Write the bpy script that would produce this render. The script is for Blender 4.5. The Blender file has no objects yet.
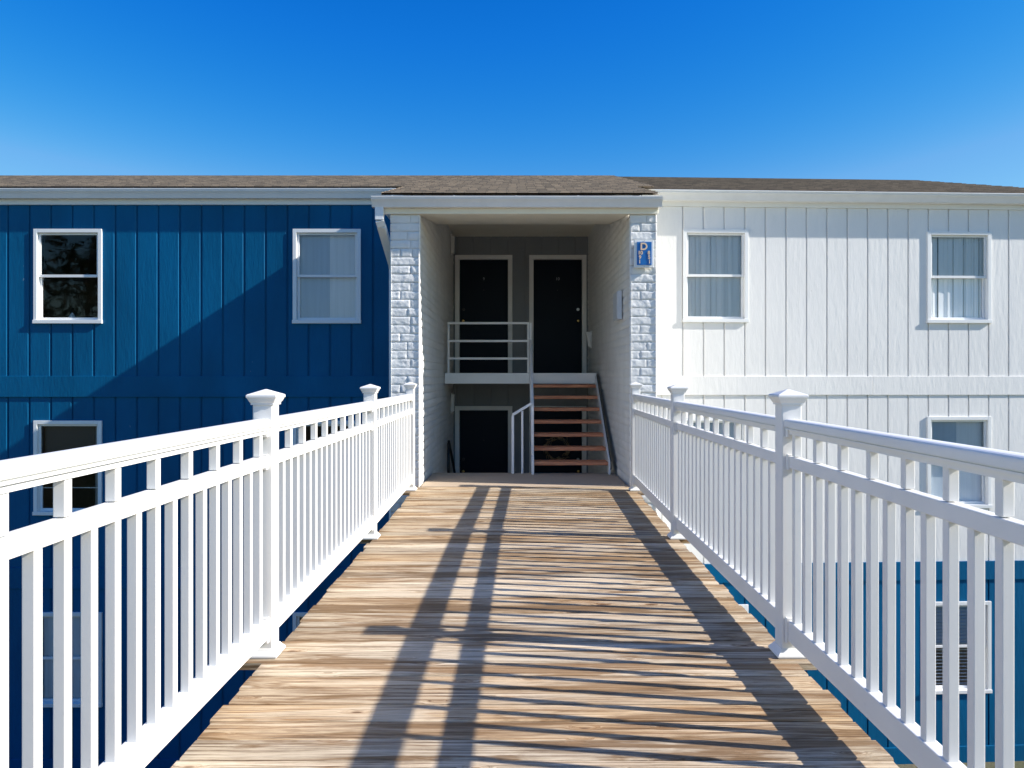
import bpy, bmesh, math, random
from mathutils import Vector, Matrix, noise
R = math.radians
S = bpy.context.scene
COL = S.collection
random.seed(7)

# ------------------------------------------------------------------ materials
def newmat(name):
    m = bpy.data.materials.new(name); m.use_nodes = True
    nt = m.node_tree; nt.nodes.clear()
    out = nt.nodes.new('ShaderNodeOutputMaterial')
    p = nt.nodes.new('ShaderNodeBsdfPrincipled')
    nt.links.new(p.outputs[0], out.inputs[0])
    return m, nt, p
def nd(nt, t, **kw):
    n = nt.nodes.new(t)
    for k, v in kw.items():
        if k.startswith('i_'): n.inputs[k[2:].replace('_', ' ')].default_value = v
        else: setattr(n, k, v)
    return n
def mapping(nt, scale=(1,1,1), src='Object', loc=(0,0,0)):
    if src == 'World':
        g = nd(nt, 'ShaderNodeNewGeometry'); so = g.outputs['Position']
    else:
        g = nd(nt, 'ShaderNodeTexCoord'); so = g.outputs[src]
    m = nd(nt, 'ShaderNodeMapping'); m.inputs['Scale'].default_value = scale; m.inputs['Location'].default_value = loc
    nt.links.new(so, m.inputs[0]); return m.outputs[0]
def noisetex(nt, vec, scale, detail=4, rough=.55, dist=0):
    n = nd(nt, 'ShaderNodeTexNoise'); n.inputs['Scale'].default_value = scale
    n.inputs['Detail'].default_value = detail; n.inputs['Roughness'].default_value = rough
    n.inputs['Distortion'].default_value = dist
    nt.links.new(vec, n.inputs['Vector']); return n.outputs['Fac']
def ramp(nt, fac, stops):
    r = nd(nt, 'ShaderNodeValToRGB')
    e = r.color_ramp.elements
    while len(e) < len(stops): e.new(.5)
    for i, (p, c) in enumerate(stops):
        e[i].position = p; e[i].color = (c[0], c[1], c[2], 1) if hasattr(c, '__len__') else (c, c, c, 1)
    nt.links.new(fac, r.inputs[0]); return r.outputs[0]
def mixc(nt, fac, a, b, mode='MIX'):
    m = nd(nt, 'ShaderNodeMix', data_type='RGBA', blend_type=mode)
    def put(sock, v):
        if hasattr(v, 'is_output') or isinstance(v, bpy.types.NodeSocket): nt.links.new(v, sock)
        elif hasattr(v, '__len__'): sock.default_value = (v[0], v[1], v[2], 1)
        else: sock.default_value = v
    put(m.inputs['Factor'], fac); put(m.inputs[6], a); put(m.inputs[7], b)
    return m.outputs[2]
def mth(nt, op, a, b=None, c=None):
    m = nd(nt, 'ShaderNodeMath', operation=op)
    for i, v in enumerate((a, b, c)):
        if v is None: continue
        if isinstance(v, bpy.types.NodeSocket): nt.links.new(v, m.inputs[i])
        else: m.inputs[i].default_value = v
    return m.outputs[0]
def bump(nt, p, h, strength, dist=.01, prev=None):
    b = nd(nt, 'ShaderNodeBump'); b.inputs['Strength'].default_value = strength; b.inputs['Distance'].default_value = dist
    nt.links.new(h, b.inputs['Height'])
    if prev: nt.links.new(prev, b.inputs['Normal'])
    nt.links.new(b.outputs[0], p.inputs['Normal']); return b.outputs[0]

def siding_mat(name, col, rough=.5, var=.12, spots=None, spec=.3, gb=.35):
    """painted rough sawn plywood siding: vertical grain, faint blotches, some chips"""
    m, nt, p = newmat(name)
    v = mapping(nt, (9, 9, .9), 'World')
    g = noisetex(nt, v, 7, 6, .65)
    v2 = mapping(nt, (1, 1, .5), 'World')
    b = noisetex(nt, v2, 1.3, 3, .5)
    c1 = [x*(1-var) for x in col]; c2 = [min(1, x*(1+var)) for x in col]
    base = mixc(nt, ramp(nt, b, [(.3, 0), (.7, 1)]), c1, c2)
    base = mixc(nt, mth(nt, 'MULTIPLY', ramp(nt, g, [(.55, 0), (.8, 1)]), .25), base, [x*.7 for x in col])
    if spots:
        v3 = mapping(nt, (1, 1, .35), 'World')
        n3 = noisetex(nt, v3, 11, 3, .7)
        base = mixc(nt, ramp(nt, n3, [(.745, 0), (.77, 1)]), base, spots)
    nt.links.new(base, p.inputs['Base Color'])
    p.inputs['Roughness'].default_value = rough; p.inputs['Specular IOR Level'].default_value = spec
    n = bump(nt, p, g, gb, .006)
    v4 = mapping(nt, (3, 3, .7), 'World')
    bump(nt, p, noisetex(nt, v4, 6, 4, .6), .35, .012, n)
    return m
def paint_mat(name, col, rough=.4, dirt=.06, dirtcol=(.45,.42,.38), bs=.08, scale=4):
    m, nt, p = newmat(name)
    v = mapping(nt, (1,1,1), 'World')
    n = noisetex(nt, v, scale, 6, .6)
    n2 = noisetex(nt, v, scale*9, 5, .7)
    f = mth(nt, 'MULTIPLY', ramp(nt, n, [(.45, 0), (.75, 1)]), dirt)
    f2 = mth(nt, 'MULTIPLY', ramp(nt, n2, [(.62, 0), (.72, 1)]), dirt*1.5)
    base = mixc(nt, mth(nt, 'MAXIMUM', f, f2), col, dirtcol)
    nt.links.new(base, p.inputs['Base Color']); p.inputs['Roughness'].default_value = rough
    bump(nt, p, n2, bs, .003)
    return m
def deck_mat():
    m, nt, p = newmat('weathered_deck_wood')
    g = nd(nt, 'ShaderNodeNewGeometry'); sep = nd(nt, 'ShaderNodeSeparateXYZ'); nt.links.new(g.outputs['Position'], sep.inputs[0])
    bid = mth(nt, 'FLOOR', mth(nt, 'DIVIDE', mth(nt, 'ADD', sep.outputs['Y'], 20.0), .1425))
    wn = nd(nt, 'ShaderNodeTexWhiteNoise', noise_dimensions='1D'); nt.links.new(bid, wn.inputs['W'])
    off = nd(nt, 'ShaderNodeVectorMath', operation='SCALE'); nt.links.new(wn.outputs['Color'], off.inputs[0]); off.inputs['Scale'].default_value = 37
    add = nd(nt, 'ShaderNodeVectorMath', operation='ADD'); nt.links.new(g.outputs['Position'], add.inputs[0]); nt.links.new(off.outputs[0], add.inputs[1])
    def mp(sc):
        k = nd(nt, 'ShaderNodeMapping'); k.inputs['Scale'].default_value = sc; nt.links.new(add.outputs[0], k.inputs[0]); return k.outputs[0]
    # warp the grain round the knots
    vo = nd(nt, 'ShaderNodeTexVoronoi', feature='F1'); nt.links.new(mp((1.9, 6.4, 0.1)), vo.inputs['Vector']); vo.inputs['Scale'].default_value = 1.5
    kd = vo.outputs['Distance']
    def mpk(sc, k):
        cm = nd(nt, 'ShaderNodeCombineXYZ'); nt.links.new(mth(nt, 'MULTIPLY', ramp(nt, kd, [(.0, 1), (.24, 0)]), k), cm.inputs[1])
        ad = nd(nt, 'ShaderNodeVectorMath', operation='ADD'); nt.links.new(mp(sc), ad.inputs[0]); nt.links.new(cm.outputs[0], ad.inputs[1]); return ad.outputs[0]
    grain = noisetex(nt, mpk((.62, 25, 25), 1.2), 2.4, 9, .78, .35)
    fine = noisetex(nt, mpk((1.0, 105, 105), 2.0), 2.0, 6, .72)
    blot = noisetex(nt, mp((.75, 6.0, 6.0)), 1.3, 5, .62, .8)
    wv = mapping(nt, (.7, 1.2, 1), 'World'); patch = noisetex(nt, wv, 1.5, 4, .6)
    base = ramp(nt, grain, [(.37, (.13,.06,.022)), (.44, (.40,.24,.12)), (.51, (.60,.43,.265)), (.60, (.76,.62,.45))])
    grey = ramp(nt, grain, [(.37, (.16,.115,.08)), (.45, (.43,.355,.275)), (.52, (.63,.55,.455)), (.61, (.80,.73,.635))])
    sel = mth(nt, 'ADD', mth(nt, 'MULTIPLY', wn.outputs['Value'], .6), mth(nt, 'MULTIPLY', patch, .6))
    base = mixc(nt, ramp(nt, sel, [(.30, 0), (.62, 1)]), base, grey)
    base = mixc(nt, mth(nt, 'MULTIPLY', ramp(nt, blot, [(.50, 0), (.58, 1)]), .85), base, mixc(nt, grain, (.06,.03,.012), (.44,.27,.13)))
    base = mixc(nt, mth(nt, 'MULTIPLY', ramp(nt, blot, [(.32, 1), (.44, 0)]), .6), base, (.82,.74,.63))
    base = mixc(nt, mth(nt, 'MULTIPLY', ramp(nt, fine, [(.545, 0), (.60, 1)]), .8), base, (.12,.065,.032))
    base = mixc(nt, mth(nt, 'MULTIPLY', ramp(nt, fine, [(.38, 1), (.45, 0)]), .4), base, (.84,.77,.67))
    kn = ramp(nt, mth(nt, 'ADD', kd, mth(nt, 'MULTIPLY', fine, .05)), [(.065, 1), (.105, 0)])
    ring = ramp(nt, kd, [(.09, 1), (.22, 0)])
    base = mixc(nt, mth(nt, 'MULTIPLY', ring, .35), base, (.40,.23,.11))
    base = mixc(nt, mth(nt, 'MULTIPLY', kn, .85), base, (.12,.055,.025))
    tone = nd(nt, 'ShaderNodeMapRange'); nt.links.new(wn.outputs['Color'], tone.inputs[0]); tone.inputs[3].default_value = .55; tone.inputs[4].default_value = 1.08
    cc = nd(nt, 'ShaderNodeCombineColor')
    for q, kk in enumerate((1.0, .915, .765)): nt.links.new(mth(nt, 'MULTIPLY', tone.outputs[0], kk), cc.inputs[q])
    base = mixc(nt, 1.0, base, cc.outputs[0], 'MULTIPLY')
    nt.links.new(base, p.inputs['Base Color']); p.inputs['Roughness'].default_value = .75
    p.inputs['Specular IOR Level'].default_value = .3
    n = bump(nt, p, grain, .5, .008)
    bump(nt, p, fine, .4, .003, n)
    return m
def wood_mat(name, a, b, axis=(1, 14, 14), rough=.6):
    m, nt, p = newmat(name)
    g = noisetex(nt, mapping(nt, axis, 'World'), 3, 6, .65, .3)
    nt.links.new(ramp(nt, g, [(.3, a), (.7, b)]), p.inputs['Base Color']); p.inputs['Roughness'].default_value = rough
    bump(nt, p, g, .3, .004); return m
def brick_mat(name, col):
    m, nt, p = newmat(name)
    v = mapping(nt, (1,1,1), 'World')
    a = noisetex(nt, v, 28, 6, .65); b = noisetex(nt, v, 3, 3, .5)
    base = mixc(nt, ramp(nt, b, [(.35, 0), (.7, 1)]), col, [c*.9 for c in col])
    base = mixc(nt, mth(nt, 'MULTIPLY', ramp(nt, a, [(.60, 0), (.72, 1)]), .22), base, (.45,.42,.38))
    nt.links.new(base, p.inputs['Base Color']); p.inputs['Roughness'].default_value = .65
    bump(nt, p, a, .6, .008); return m
def shingle_mat(name='asphalt_shingles', k=1.0):
    m, nt, p = newmat(name)
    v = mapping(nt, (1,1,1), 'World')
    sp = nd(nt, 'ShaderNodeSeparateXYZ'); nt.links.new(v, sp.inputs[0])
    row = mth(nt, 'FLOOR', mth(nt, 'DIVIDE', mth(nt, 'SUBTRACT', sp.outputs['Y'], 8.61), .1447))
    wr_ = nd(nt, 'ShaderNodeTexWhiteNoise', noise_dimensions='1D'); nt.links.new(row, wr_.inputs['W'])
    xs = mth(nt, 'ADD', mth(nt, 'DIVIDE', sp.outputs['X'], .125), mth(nt, 'MULTIPLY', wr_.outputs['Value'], .35))
    cell = mth(nt, 'ADD', mth(nt, 'FLOOR', xs), mth(nt, 'MULTIPLY', row, 57.3))
    wc_ = nd(nt, 'ShaderNodeTexWhiteNoise', noise_dimensions='1D'); nt.links.new(cell, wc_.inputs['W'])
    slot = mth(nt, 'LESS_THAN', mth(nt, 'FRACT', xs), .09)
    tile = mixc(nt, wc_.outputs['Value'], (.42*k,.32*k,.22*k), (.17*k,.13*k,.095*k))
    tile = mixc(nt, mth(nt, 'MULTIPLY', slot, .75), tile, (.06,.05,.04))
    n = noisetex(nt, v, 1.1, 5, .6); n2 = noisetex(nt, v, 160, 3, .7)
    base = mixc(nt, ramp(nt, n, [(.35, 0), (.65, .35)]), tile, (.24*k,.19*k,.14*k))
    base = mixc(nt, mth(nt, 'MULTIPLY', ramp(nt, n2, [(.4, 0), (.7, 1)]), .4), base, (.38*k,.33*k,.27*k))
    nt.links.new(base, p.inputs['Base Color']); p.inputs['Roughness'].default_value = .9
    bump(nt, p, n2, .5, .004); return m
def glass_mat():
    m = bpy.data.materials.new('window_glass'); m.use_nodes = True; nt = m.node_tree; nt.nodes.clear()
    out = nd(nt, 'ShaderNodeOutputMaterial'); mx = nd(nt, 'ShaderNodeMixShader')
    t = nd(nt, 'ShaderNodeBsdfTransparent'); t.inputs[0].default_value = (.99,1,1,1)
    g = nd(nt, 'ShaderNodeBsdfGlossy'); g.inputs['Roughness'].default_value = .015; g.inputs[0].default_value = (.95,.97,1,1)
    lw = nd(nt, 'ShaderNodeFresnel'); lw.inputs['IOR'].default_value = 1.45
    v = mapping(nt, (1,1,1), 'World')
    b = nd(nt, 'ShaderNodeBump'); b.inputs['Strength'].default_value = .12; b.inputs['Distance'].default_value = .02
    nt.links.new(noisetex(nt, v, 2.2, 1, .4), b.inputs['Height']); nt.links.new(b.outputs[0], g.inputs['Normal'])
    nt.links.new(lw.outputs[0], mx.inputs[0]); nt.links.new(t.outputs[0], mx.inputs[1]); nt.links.new(g.outputs[0], mx.inputs[2])
    nt.links.new(mx.outputs[0], out.inputs[0]); return m
def plain(name, col, rough=.5, metal=0, spec=.5):
    m, nt, p = newmat(name)
    v = mapping(nt, (1,1,1), 'World'); n = noisetex(nt, v, 12, 4, .6)
    nt.links.new(mixc(nt, mth(nt, 'MULTIPLY', n, .3), col, [c*.75 for c in col]), p.inputs['Base Color'])
    p.inputs['Roughness'].default_value = rough; p.inputs['Metallic'].default_value = metal; p.inputs['Specular IOR Level'].default_value = spec; return m
def cloth_mat(name, col, trans=.3):
    m, nt, p = newmat(name)
    v = mapping(nt, (14, 14, .6), 'World'); n = noisetex(nt, v, 2, 3, .5)
    nt.links.new(mixc(nt, n, col, [c*.8 for c in col]), p.inputs['Base Color']); p.inputs['Roughness'].default_value = .9
    return m
def ground_mat():
    m, nt, p = newmat('dry_grass_ground')
    v = mapping(nt, (1,1,1), 'World'); a = noisetex(nt, v, .35, 5, .6); b = noisetex(nt, v, 14, 6, .7)
    base = mixc(nt, ramp(nt, a, [(.4, 0), (.6, 1)]), (.07,.085,.03), (.17,.14,.09))
    base = mixc(nt, mth(nt, 'MULTIPLY', b, .6), base, (.05,.05,.025))
    nt.links.new(base, p.inputs['Base Color']); p.inputs['Roughness'].default_value = .95
    bump(nt, p, b, .8, .03); return m
def leaf_mat(name, c):
    m, nt, p = newmat(name)
    v = mapping(nt, (1,1,1), 'World'); n = noisetex(nt, v, 1.5, 4, .6)
    nt.links.new(ramp(nt, n, [(.35, [x*.6 for x in c]), (.65, c)]), p.inputs['Base Color']); p.inputs['Roughness'].default_value = .6
    return m

M = dict(
    blue=siding_mat('blue_painted_siding', (.001, .100, .225), .5, .17, (.10,.20,.28), .12),
    white=siding_mat('white_painted_siding', (.83,.81,.77), .55, .03, (.55,.53,.50), .3, .10),
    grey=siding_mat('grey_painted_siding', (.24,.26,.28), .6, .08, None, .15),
    deck=deck_mat(),
    vinyl=paint_mat('white_vinyl_rail', (.77,.755,.72), .55, .10, (.42,.38,.33), .06, 3),
    trim=paint_mat('white_trim_paint', (.82,.82,.80), .45, .10, (.5,.46,.4), .15, 5),
    gutter=paint_mat('white_gutter_metal', (.84,.84,.84), .3, .12, (.4,.38,.34), .03, 6),
    bare=paint_mat('cream_soffit_paint', (.88,.84,.72), .6, .12, (.45,.42,.34), .2, 3),
    steel=paint_mat('white_painted_steel', (.78,.78,.77), .4, .10, (.4,.33,.26), .1, 6),
    brick=brick_mat('white_painted_brick', (.84,.83,.80)),
    tread=wood_mat('red_brown_tread_wood', (.42,.13,.06), (.78,.35,.18)),
    joist=wood_mat('grey_framing_wood', (.25,.21,.17), (.42,.37,.31)),
    door=plain('black_door_paint', (.005,.012,.022), .45, 0, .12),
    black=plain('black_painted_steel', (.012,.012,.013), .4),
    brass=plain('brass', (.75,.52,.2), .25, 1),
    num=plain('dull_steel', (.22,.24,.27), .5, .6), nickel=plain('nickel', (.5,.5,.5), .3, 1),
    land=plain('brown_landing_coating', (.46,.36,.26), .85),
    shingle=shingle_mat(), shingledark=shingle_mat('weathered_dark_shingles', .5), glass=glass_mat(),
    curtain=cloth_mat('pale_drape_cloth', (.95,.95,.95)),
    blind=cloth_mat('white_blind', (.60,.68,.76)),
    screen=plain('dusty_insect_screen', (.11,.09,.07), .9),
    room=plain('room_plaster', (.35,.33,.30), .8),
    signblue=paint_mat('sign_blue', (.005,.13,.42), .4, .25, (.02,.3,.65), .05, 20),
    signtan=plain('sign_tan', (.85,.62,.40), .5),
    lamp=plain('white_lamp_plastic', (.80,.80,.78), .35),
    box=plain('pale_grey_cabinet', (.62,.66,.70), .4),
    ground=ground_mat(),
    bark=wood_mat('bark', (.08,.06,.045), (.18,.14,.10), (6,6,1), .9),
    leafa=leaf_mat('dark_foliage', (.05,.085,.025)), leafb=leaf_mat('olive_foliage', (.09,.085,.03)),
    twig=wood_mat('dry_twigs', (.18,.12,.06), (.36,.26,.15)),
)

# ------------------------------------------------------------------ mesh helpers
ORG = {}
class MB:
    def __init__(s, fn=None): s.v = []; s.f = []; s.fn = fn; s.smooth = False
    def add(s, vs, fs):
        n = len(s.v)
        s.v += [tuple(s.fn(*p)) if s.fn else tuple(p) for p in vs]
        s.f += [tuple(i+n for i in f) for f in fs]
    def box(s, x0, x1, y0, y1, z0, z1):
        s.add([(x0,y0,z0),(x1,y0,z0),(x1,y1,z0),(x0,y1,z0),(x0,y0,z1),(x1,y0,z1),(x1,y1,z1),(x0,y1,z1)],
              [(0,3,2,1),(4,5,6,7),(0,1,5,4),(1,2,6,5),(2,3,7,6),(3,0,4,7)]); return s
    def prism_x(s, prof, x0, x1):
        """profile list of (y,z), extruded along x"""
        n = len(prof)
        s.add([(x0,y,z) for y, z in prof]+[(x1,y,z) for y, z in prof],
              [tuple(range(n))[::-1], tuple(range(n, 2*n))]+[(i, (i+1) % n, n+(i+1) % n, n+i) for i in range(n)]); return s
    def prism_y(s, prof, y0, y1):
        n = len(prof)
        s.add([(x,y0,z) for x, z in prof]+[(x,y1,z) for x, z in prof],
              [tuple(range(n)), tuple(range(n, 2*n))[::-1]]+[((i+1) % n, i, n+i, n+(i+1) % n) for i in range(n)]); return s
    def bar(s, a, b, w, h=None, up=(0,0,1)):
        """square bar from a to b, w wide, h tall"""
        h = h or w; a = Vector(a); b = Vector(b); d = (b-a).normalized(); u = Vector(up)
        if abs(d.dot(u)) > .98: u = Vector((0,1,0))
        sd = d.cross(u).normalized(); u = sd.cross(d).normalized()
        vs = []
        for p in (a, b):
            for i, j in ((-1,-1),(1,-1),(1,1),(-1,1)): vs.append(tuple(p+sd*i*w/2+u*j*h/2))
        s.add(vs, [(3,2,1,0),(4,5,6,7)]+[(i,(i+1)%4,4+(i+1)%4,4+i) for i in range(4)]); return s
    def tube(s, pts, r, n=10):
        pts = [Vector(p) for p in pts]; rs = r if hasattr(r, '__len__') else [r]*len(pts)
        vs = []; fs = []
        for k, p in enumerate(pts):
            d = (pts[min(k+1, len(pts)-1)]-pts[max(k-1, 0)]).normalized()
            u = Vector((0,0,1)) if abs(d.z) < .9 else Vector((1,0,0))
            a = d.cross(u).normalized(); b = d.cross(a).normalized()
            for i in range(n):
                t = 2*math.pi*i/n; vs.append(tuple(p+(a*math.cos(t)+b*math.sin(t))*rs[k]))
        for k in range(len(pts)-1):
            for i in range(n): fs.append((k*n+i, k*n+(i+1)%n, (k+1)*n+(i+1)%n, (k+1)*n+i))
        fs.append(tuple(range(n))[::-1]); fs.append(tuple(range((len(pts)-1)*n, len(pts)*n)))
        s.add(vs, fs); return s
    def build(s, name, mat, parent=None, bevel=0, smooth=False, origin=None):
        if origin is None:
            xs, ys, zs = zip(*s.v)
            origin = ((min(xs)+max(xs))/2, (min(ys)+max(ys))/2, min(zs))
        me = bpy.data.meshes.new(name)
        me.from_pydata([(x-origin[0], y-origin[1], z-origin[2]) for x, y, z in s.v], [], s.f)
        bm = bmesh.new(); bm.from_mesh(me); bmesh.ops.recalc_face_normals(bm, faces=bm.faces); bm.to_mesh(me); bm.free()
        if smooth:
            for p in me.polygons: p.use_smooth = True
        me.materials.append(M[mat])
        return link(name, me, parent, origin, bevel)
def link(name, me, parent=None, origin=(0,0,0), bevel=0):
    o = bpy.data.objects.new(name, me); COL.objects.link(o)
    if parent:
        o.parent = parent; po = ORG[parent.name]
        o.location = (origin[0]-po[0], origin[1]-po[1], origin[2]-po[2])
    else: o.location = origin
    ORG[o.name] = tuple(origin)
    if bevel:
        b = o.modifiers.new('soft_edges', 'BEVEL'); b.width = bevel; b.segments = 2; b.limit_method = 'ANGLE'
    return o
def empty(name, loc, label=None, cat=None, group=None):
    o = bpy.data.objects.new(name, None); COL.objects.link(o); o.location = loc; o.empty_display_size = .2
    ORG[o.name] = tuple(loc); tag(o, label, cat, group); return o
def tag(o, label=None, cat=None, group=None, kind=None):
    if label: o['label'] = label
    if cat: o['category'] = cat
    if group: o['group'] = group
    if kind: o['kind'] = kind
    return o
def copy_to(src, parent, origin):
    o = src.copy(); COL.objects.link(o); o.parent = parent; po = ORG[parent.name]
    o.location = (origin[0]-po[0], origin[1]-po[1], origin[2]-po[2]); ORG[o.name] = tuple(origin); return o
def textmesh(txt, size, mat, parent, loc, ext=.003, name='numeral', align='CENTER', bold=0):
    cu = bpy.data.curves.new('lettering', 'FONT'); cu.body = txt; cu.size = size; cu.extrude = ext; cu.align_x = align; cu.align_y = 'CENTER'; cu.offset = bold
    t = bpy.data.objects.new('lettering', cu); COL.objects.link(t)
    bpy.context.view_layer.update()
    me = bpy.data.meshes.new_from_object(t.evaluated_get(bpy.context.evaluated_depsgraph_get()))
    bpy.data.objects.remove(t); bpy.data.curves.remove(cu)
    me.transform(Matrix.Rotation(R(90), 4, 'X')); me.name = name
    me.materials.clear(); me.materials.append(M[mat])
    return link(name, me, parent, loc)

# ------------------------------------------------------------------ key dimensions (camera eye at z = 0)
DZ = -1.30                     # deck surface
GZ = -5.65                     # lawn
ST = 2.716                     # storey height
YL = 10.5                      # left facade
PX, PY, ANG = 1.6, 10.66, R(2.5)
CA, SA = math.cos(ANG), math.sin(ANG)
def WL(u, d, z): return (u, YL+d, z)
def WR(u, d, z): return (PX+u*CA-d*SA, PY+u*SA+d*CA, z)
def uR(px):
    k = (px-519)/740; return (k*PY-PX)/(CA-k*SA)
PF = 8.75                      # front plane of the brick wing walls
YB = 13.33                     # back wall of the stairwell
RS, RC = .30, -.445            # roof plane z = RS*Y + RC

# ------------------------------------------------------------------ ground
def ground():
    mb = MB(); xs = [-400,-120,-60,-30]+[x*2 for x in range(-12, 13)]+[30,60,120,400]
    ys = [-400,-120,-60,-30,-16,-12,-9,-7,-5.5,-4,-2.5,-1,.5,2,4,6,8,10,14,20,30,60,120,400]
    def h(x, y):
        t = min(1, max(0, (y+4.6)/6.5)); t = t*t*(3-2*t)
        z = -1.42+(GZ+1.42)*t
        if t < 1 and t > 0 or y > 2: z += .05*noise.noise(Vector((x*.3, y*.3, 0)))
        return min(z, GZ+.02) if y > 2 else z
    mb.add([(x, y, h(x, y)) for y in ys for x in xs], [(j*len(xs)+i, j*len(xs)+i+1, (j+1)*len(xs)+i+1, (j+1)*len(xs)+i) for j in range(len(ys)-1) for i in range(len(xs)-1)])
    o = mb.build('ground', 'ground', smooth=True, origin=(0,0,GZ)); o['kind'] = 'structure'
    p = MB().box(-2.6, 2.7, -14, -3.75, -1.42, -1.325).build('path', 'land'); p['kind'] = 'structure'
ground()

# ------------------------------------------------------------------ building
B = empty('apartment_building', (0, YL, GZ), 'low apartment building with blue siding left, white siding right and brick stairwell entry', 'building')
def rects(u0, u1, z0, z1, ops):
    cuts = sorted({u0, u1} | {max(u0, min(u1, a)) for o in ops for a in o[:2]})
    out = []
    for a, b in zip(cuts, cuts[1:]):
        if b-a < 1e-5: continue
        segs = [(z0, z1)]
        for (p, q, c, d) in ops:
            if p < b-1e-6 and q > a+1e-6:
                ns = []
                for s0, s1 in segs:
                    if c > s0: ns.append((s0, min(s1, c)))
                    if d < s1: ns.append((max(s0, d), s1))
                segs = [x for x in ns if x[1]-x[0] > 1e-5]
        out += [(a, b, s0, s1) for s0, s1 in segs]
    return out
def siding(fn, u0, u1, z0, z1, seam, pitch, ops, mat, name, label=None, gap=.024, depth=.021, cham=.003):
    mb = MB(fn)
    k = math.floor((u0-seam)/pitch)
    while seam+k*pitch < u1:
        a = max(u0, seam+k*pitch+gap/2); b = min(u1, seam+(k+1)*pitch-gap/2); k += 1
        if b-a < .01: continue
        for r in rects(a, b, z0, z1, ops):
            c = cham if abs(r[1]-b) < 1e-6 else 0; e = .004 if abs(r[0]-a) < 1e-6 else 0
            pr = [(r[0], depth), (r[0], e*.7), (r[0]+e, 0), (r[1]-c, 0), (r[1], c*.75), (r[1], depth)]
            vs = [(x, y, zz) for zz in (r[2], r[3]) for x, y in pr]
            mb.add(vs, [(0,1,2,3,4,5), (11,10,9,8,7,6)]+[(q, (q+1) % 6, 6+(q+1) % 6, 6+q) for q in range(6)])
    for r in rects(u0, u1, z0, z1, ops): mb.box(r[0], r[1], depth, .16, r[2], r[3])
    o = mb.build(name, mat, B)
    if label: o['label'] = label
    return o
FR = .005
Lw = [(-6.878, -5.912), (-3.206, -2.242)]
Lz = (.758, 2.098)
Lops = [(a, b, Lz[0]-k*ST, Lz[1]-k*ST) for k in range(3) for a, b in Lw+[(-10.6, -9.62)]]
opsL = [(a+.03, b-.03, c+.03, d-.03) for a, b, c, d in Lops]
UL0, UL1 = -13.0, -1.53
SEAM = -7.250
for z0, z1 in ((.014, 2.44), (.014-ST, -.284), (.014-2*ST, -.284-ST)):
    siding(WL, UL0, UL1, z0, z1, SEAM, .305, opsL, 'blue', 'wall', 'deep blue grooved siding', cham=.015)
mb = MB(WL)
for z0, z1 in ((-.284, .014), (-.284-ST, .014-ST), (GZ-.1, .014-2*ST)): 
    mb.box(UL0-.02, UL1, -.02, .16, z0, z1)
mb.build('belt_board', 'blue', B, .004)
Rw = [(uR(682.8), uR(748)), (uR(926.8), uR(990.5))]
Rz = (.79, 2.135)
Rops = [(a, b, Rz[0]-k*ST, Rz[1]-k*ST) for k in range(3) for a, b in Rw]
opsR = [(a+.03, b-.03, c+.03, d-.03) for a, b, c, d in Rops]
UR0, UR1 = -.02, 7.15
SR = uR(682.75); PR = (uR(1008.5)-SR)/16
for z0, z1, mt, lb in ((.012, 2.46, 'white', 'white grooved siding'), (.012-ST, -.262, 'white', 'white grooved siding'), (.012-2*ST, -.262-ST, 'blue', 'blue grooved siding of lowest storey')):
    siding(WR, UR0, UR1, z0, z1, SR, PR, opsR, mt, 'wall', lb)
mb = MB(WR).box(UR0, uR(872), -.02, .16, -.262, .012)
mb.box(uR(872)+.004, UR1+.02, -.017, .16, -.264, .010); mb.build('belt_board', 'white', B, .004)
mb = MB(WR).box(UR0, UR1+.02, -.02, .16, -.262-ST, .012-ST); mb.box(UR0, UR1+.02, -.02, .16, GZ-.1, .012-2*ST); mb.build('belt_board', 'blue', B, .004)
# plain corner board at the left end of the white wall
MB(WR).box(UR0+.02, SR-.012-PR*0, -.004, 0, .014, 2.458).build('corner_board', 'white', B)
# hidden sides, back, floors
mb = MB(WL).prism_x([(.16,GZ-.1),(10.4,GZ-.1),(10.4,2.6),(5.2,4.15),(.16,2.62)], UL0, UL0+.16); mb.box(UL0+.16, UL1+.2, 10.24, 10.4, GZ-.1, 2.6); mb.build('wall', 'blue', B)
mb = MB(WR).box(UR1-.16, UR1, .16, 10.4, GZ-.1, 2.6); mb.box(UR0, UR1, 10.24, 10.4, GZ-.1, 2.6)
mb.prism_y([(0,0)]*3, 0, 0) if False else None
mb.build('wall', 'white', B)
mb = MB(WR); mb.add([(UR1-.16,0,2.6),(UR1-.16,10.4,2.6),(UR1-.16,5.2,4.15),(UR1,0,2.6),(UR1,10.4,2.6),(UR1,5.2,4.15)], [(0,1,2),(5,4,3),(0,3,4,1),(1,4,5,2),(2,5,3,0)]); mb.build('gable_wall', 'white', B)
mb = MB(WL)
for k in range(3):
    mb.box(UL0+.17, -1.7, .17, 10.2, -.2-k*ST, -.05-k*ST)
mb.box(UL0+.17, -1.7, .17, 10.2, 2.5, 2.56)
mb.build('floor_slab', 'room', B)
mb = MB(WR)
for k in range(3):
    mb.box(.15, UR1-.17, .17, 10.2, -.2-k*ST, -.05-k*ST)
mb.box(.15, UR1-.17, .17, 10.2, 2.5, 2.56)
mb.build('floor_slab', 'room', B)
mb = MB(WL).box(-4.4, -4.3, .17, 10.2, GZ, 2.5); mb.box(UL0+.17, -1.7, 4.0, 4.1, GZ, 2.5); mb.build('partition', 'room', B)
mb = MB(WR).box(3.1, 3.2, .17, 10.2, GZ, 2.5); mb.box(.15, UR1-.17, 4.0, 4.1, GZ, 2.5); mb.build('partition', 'room', B)

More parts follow.
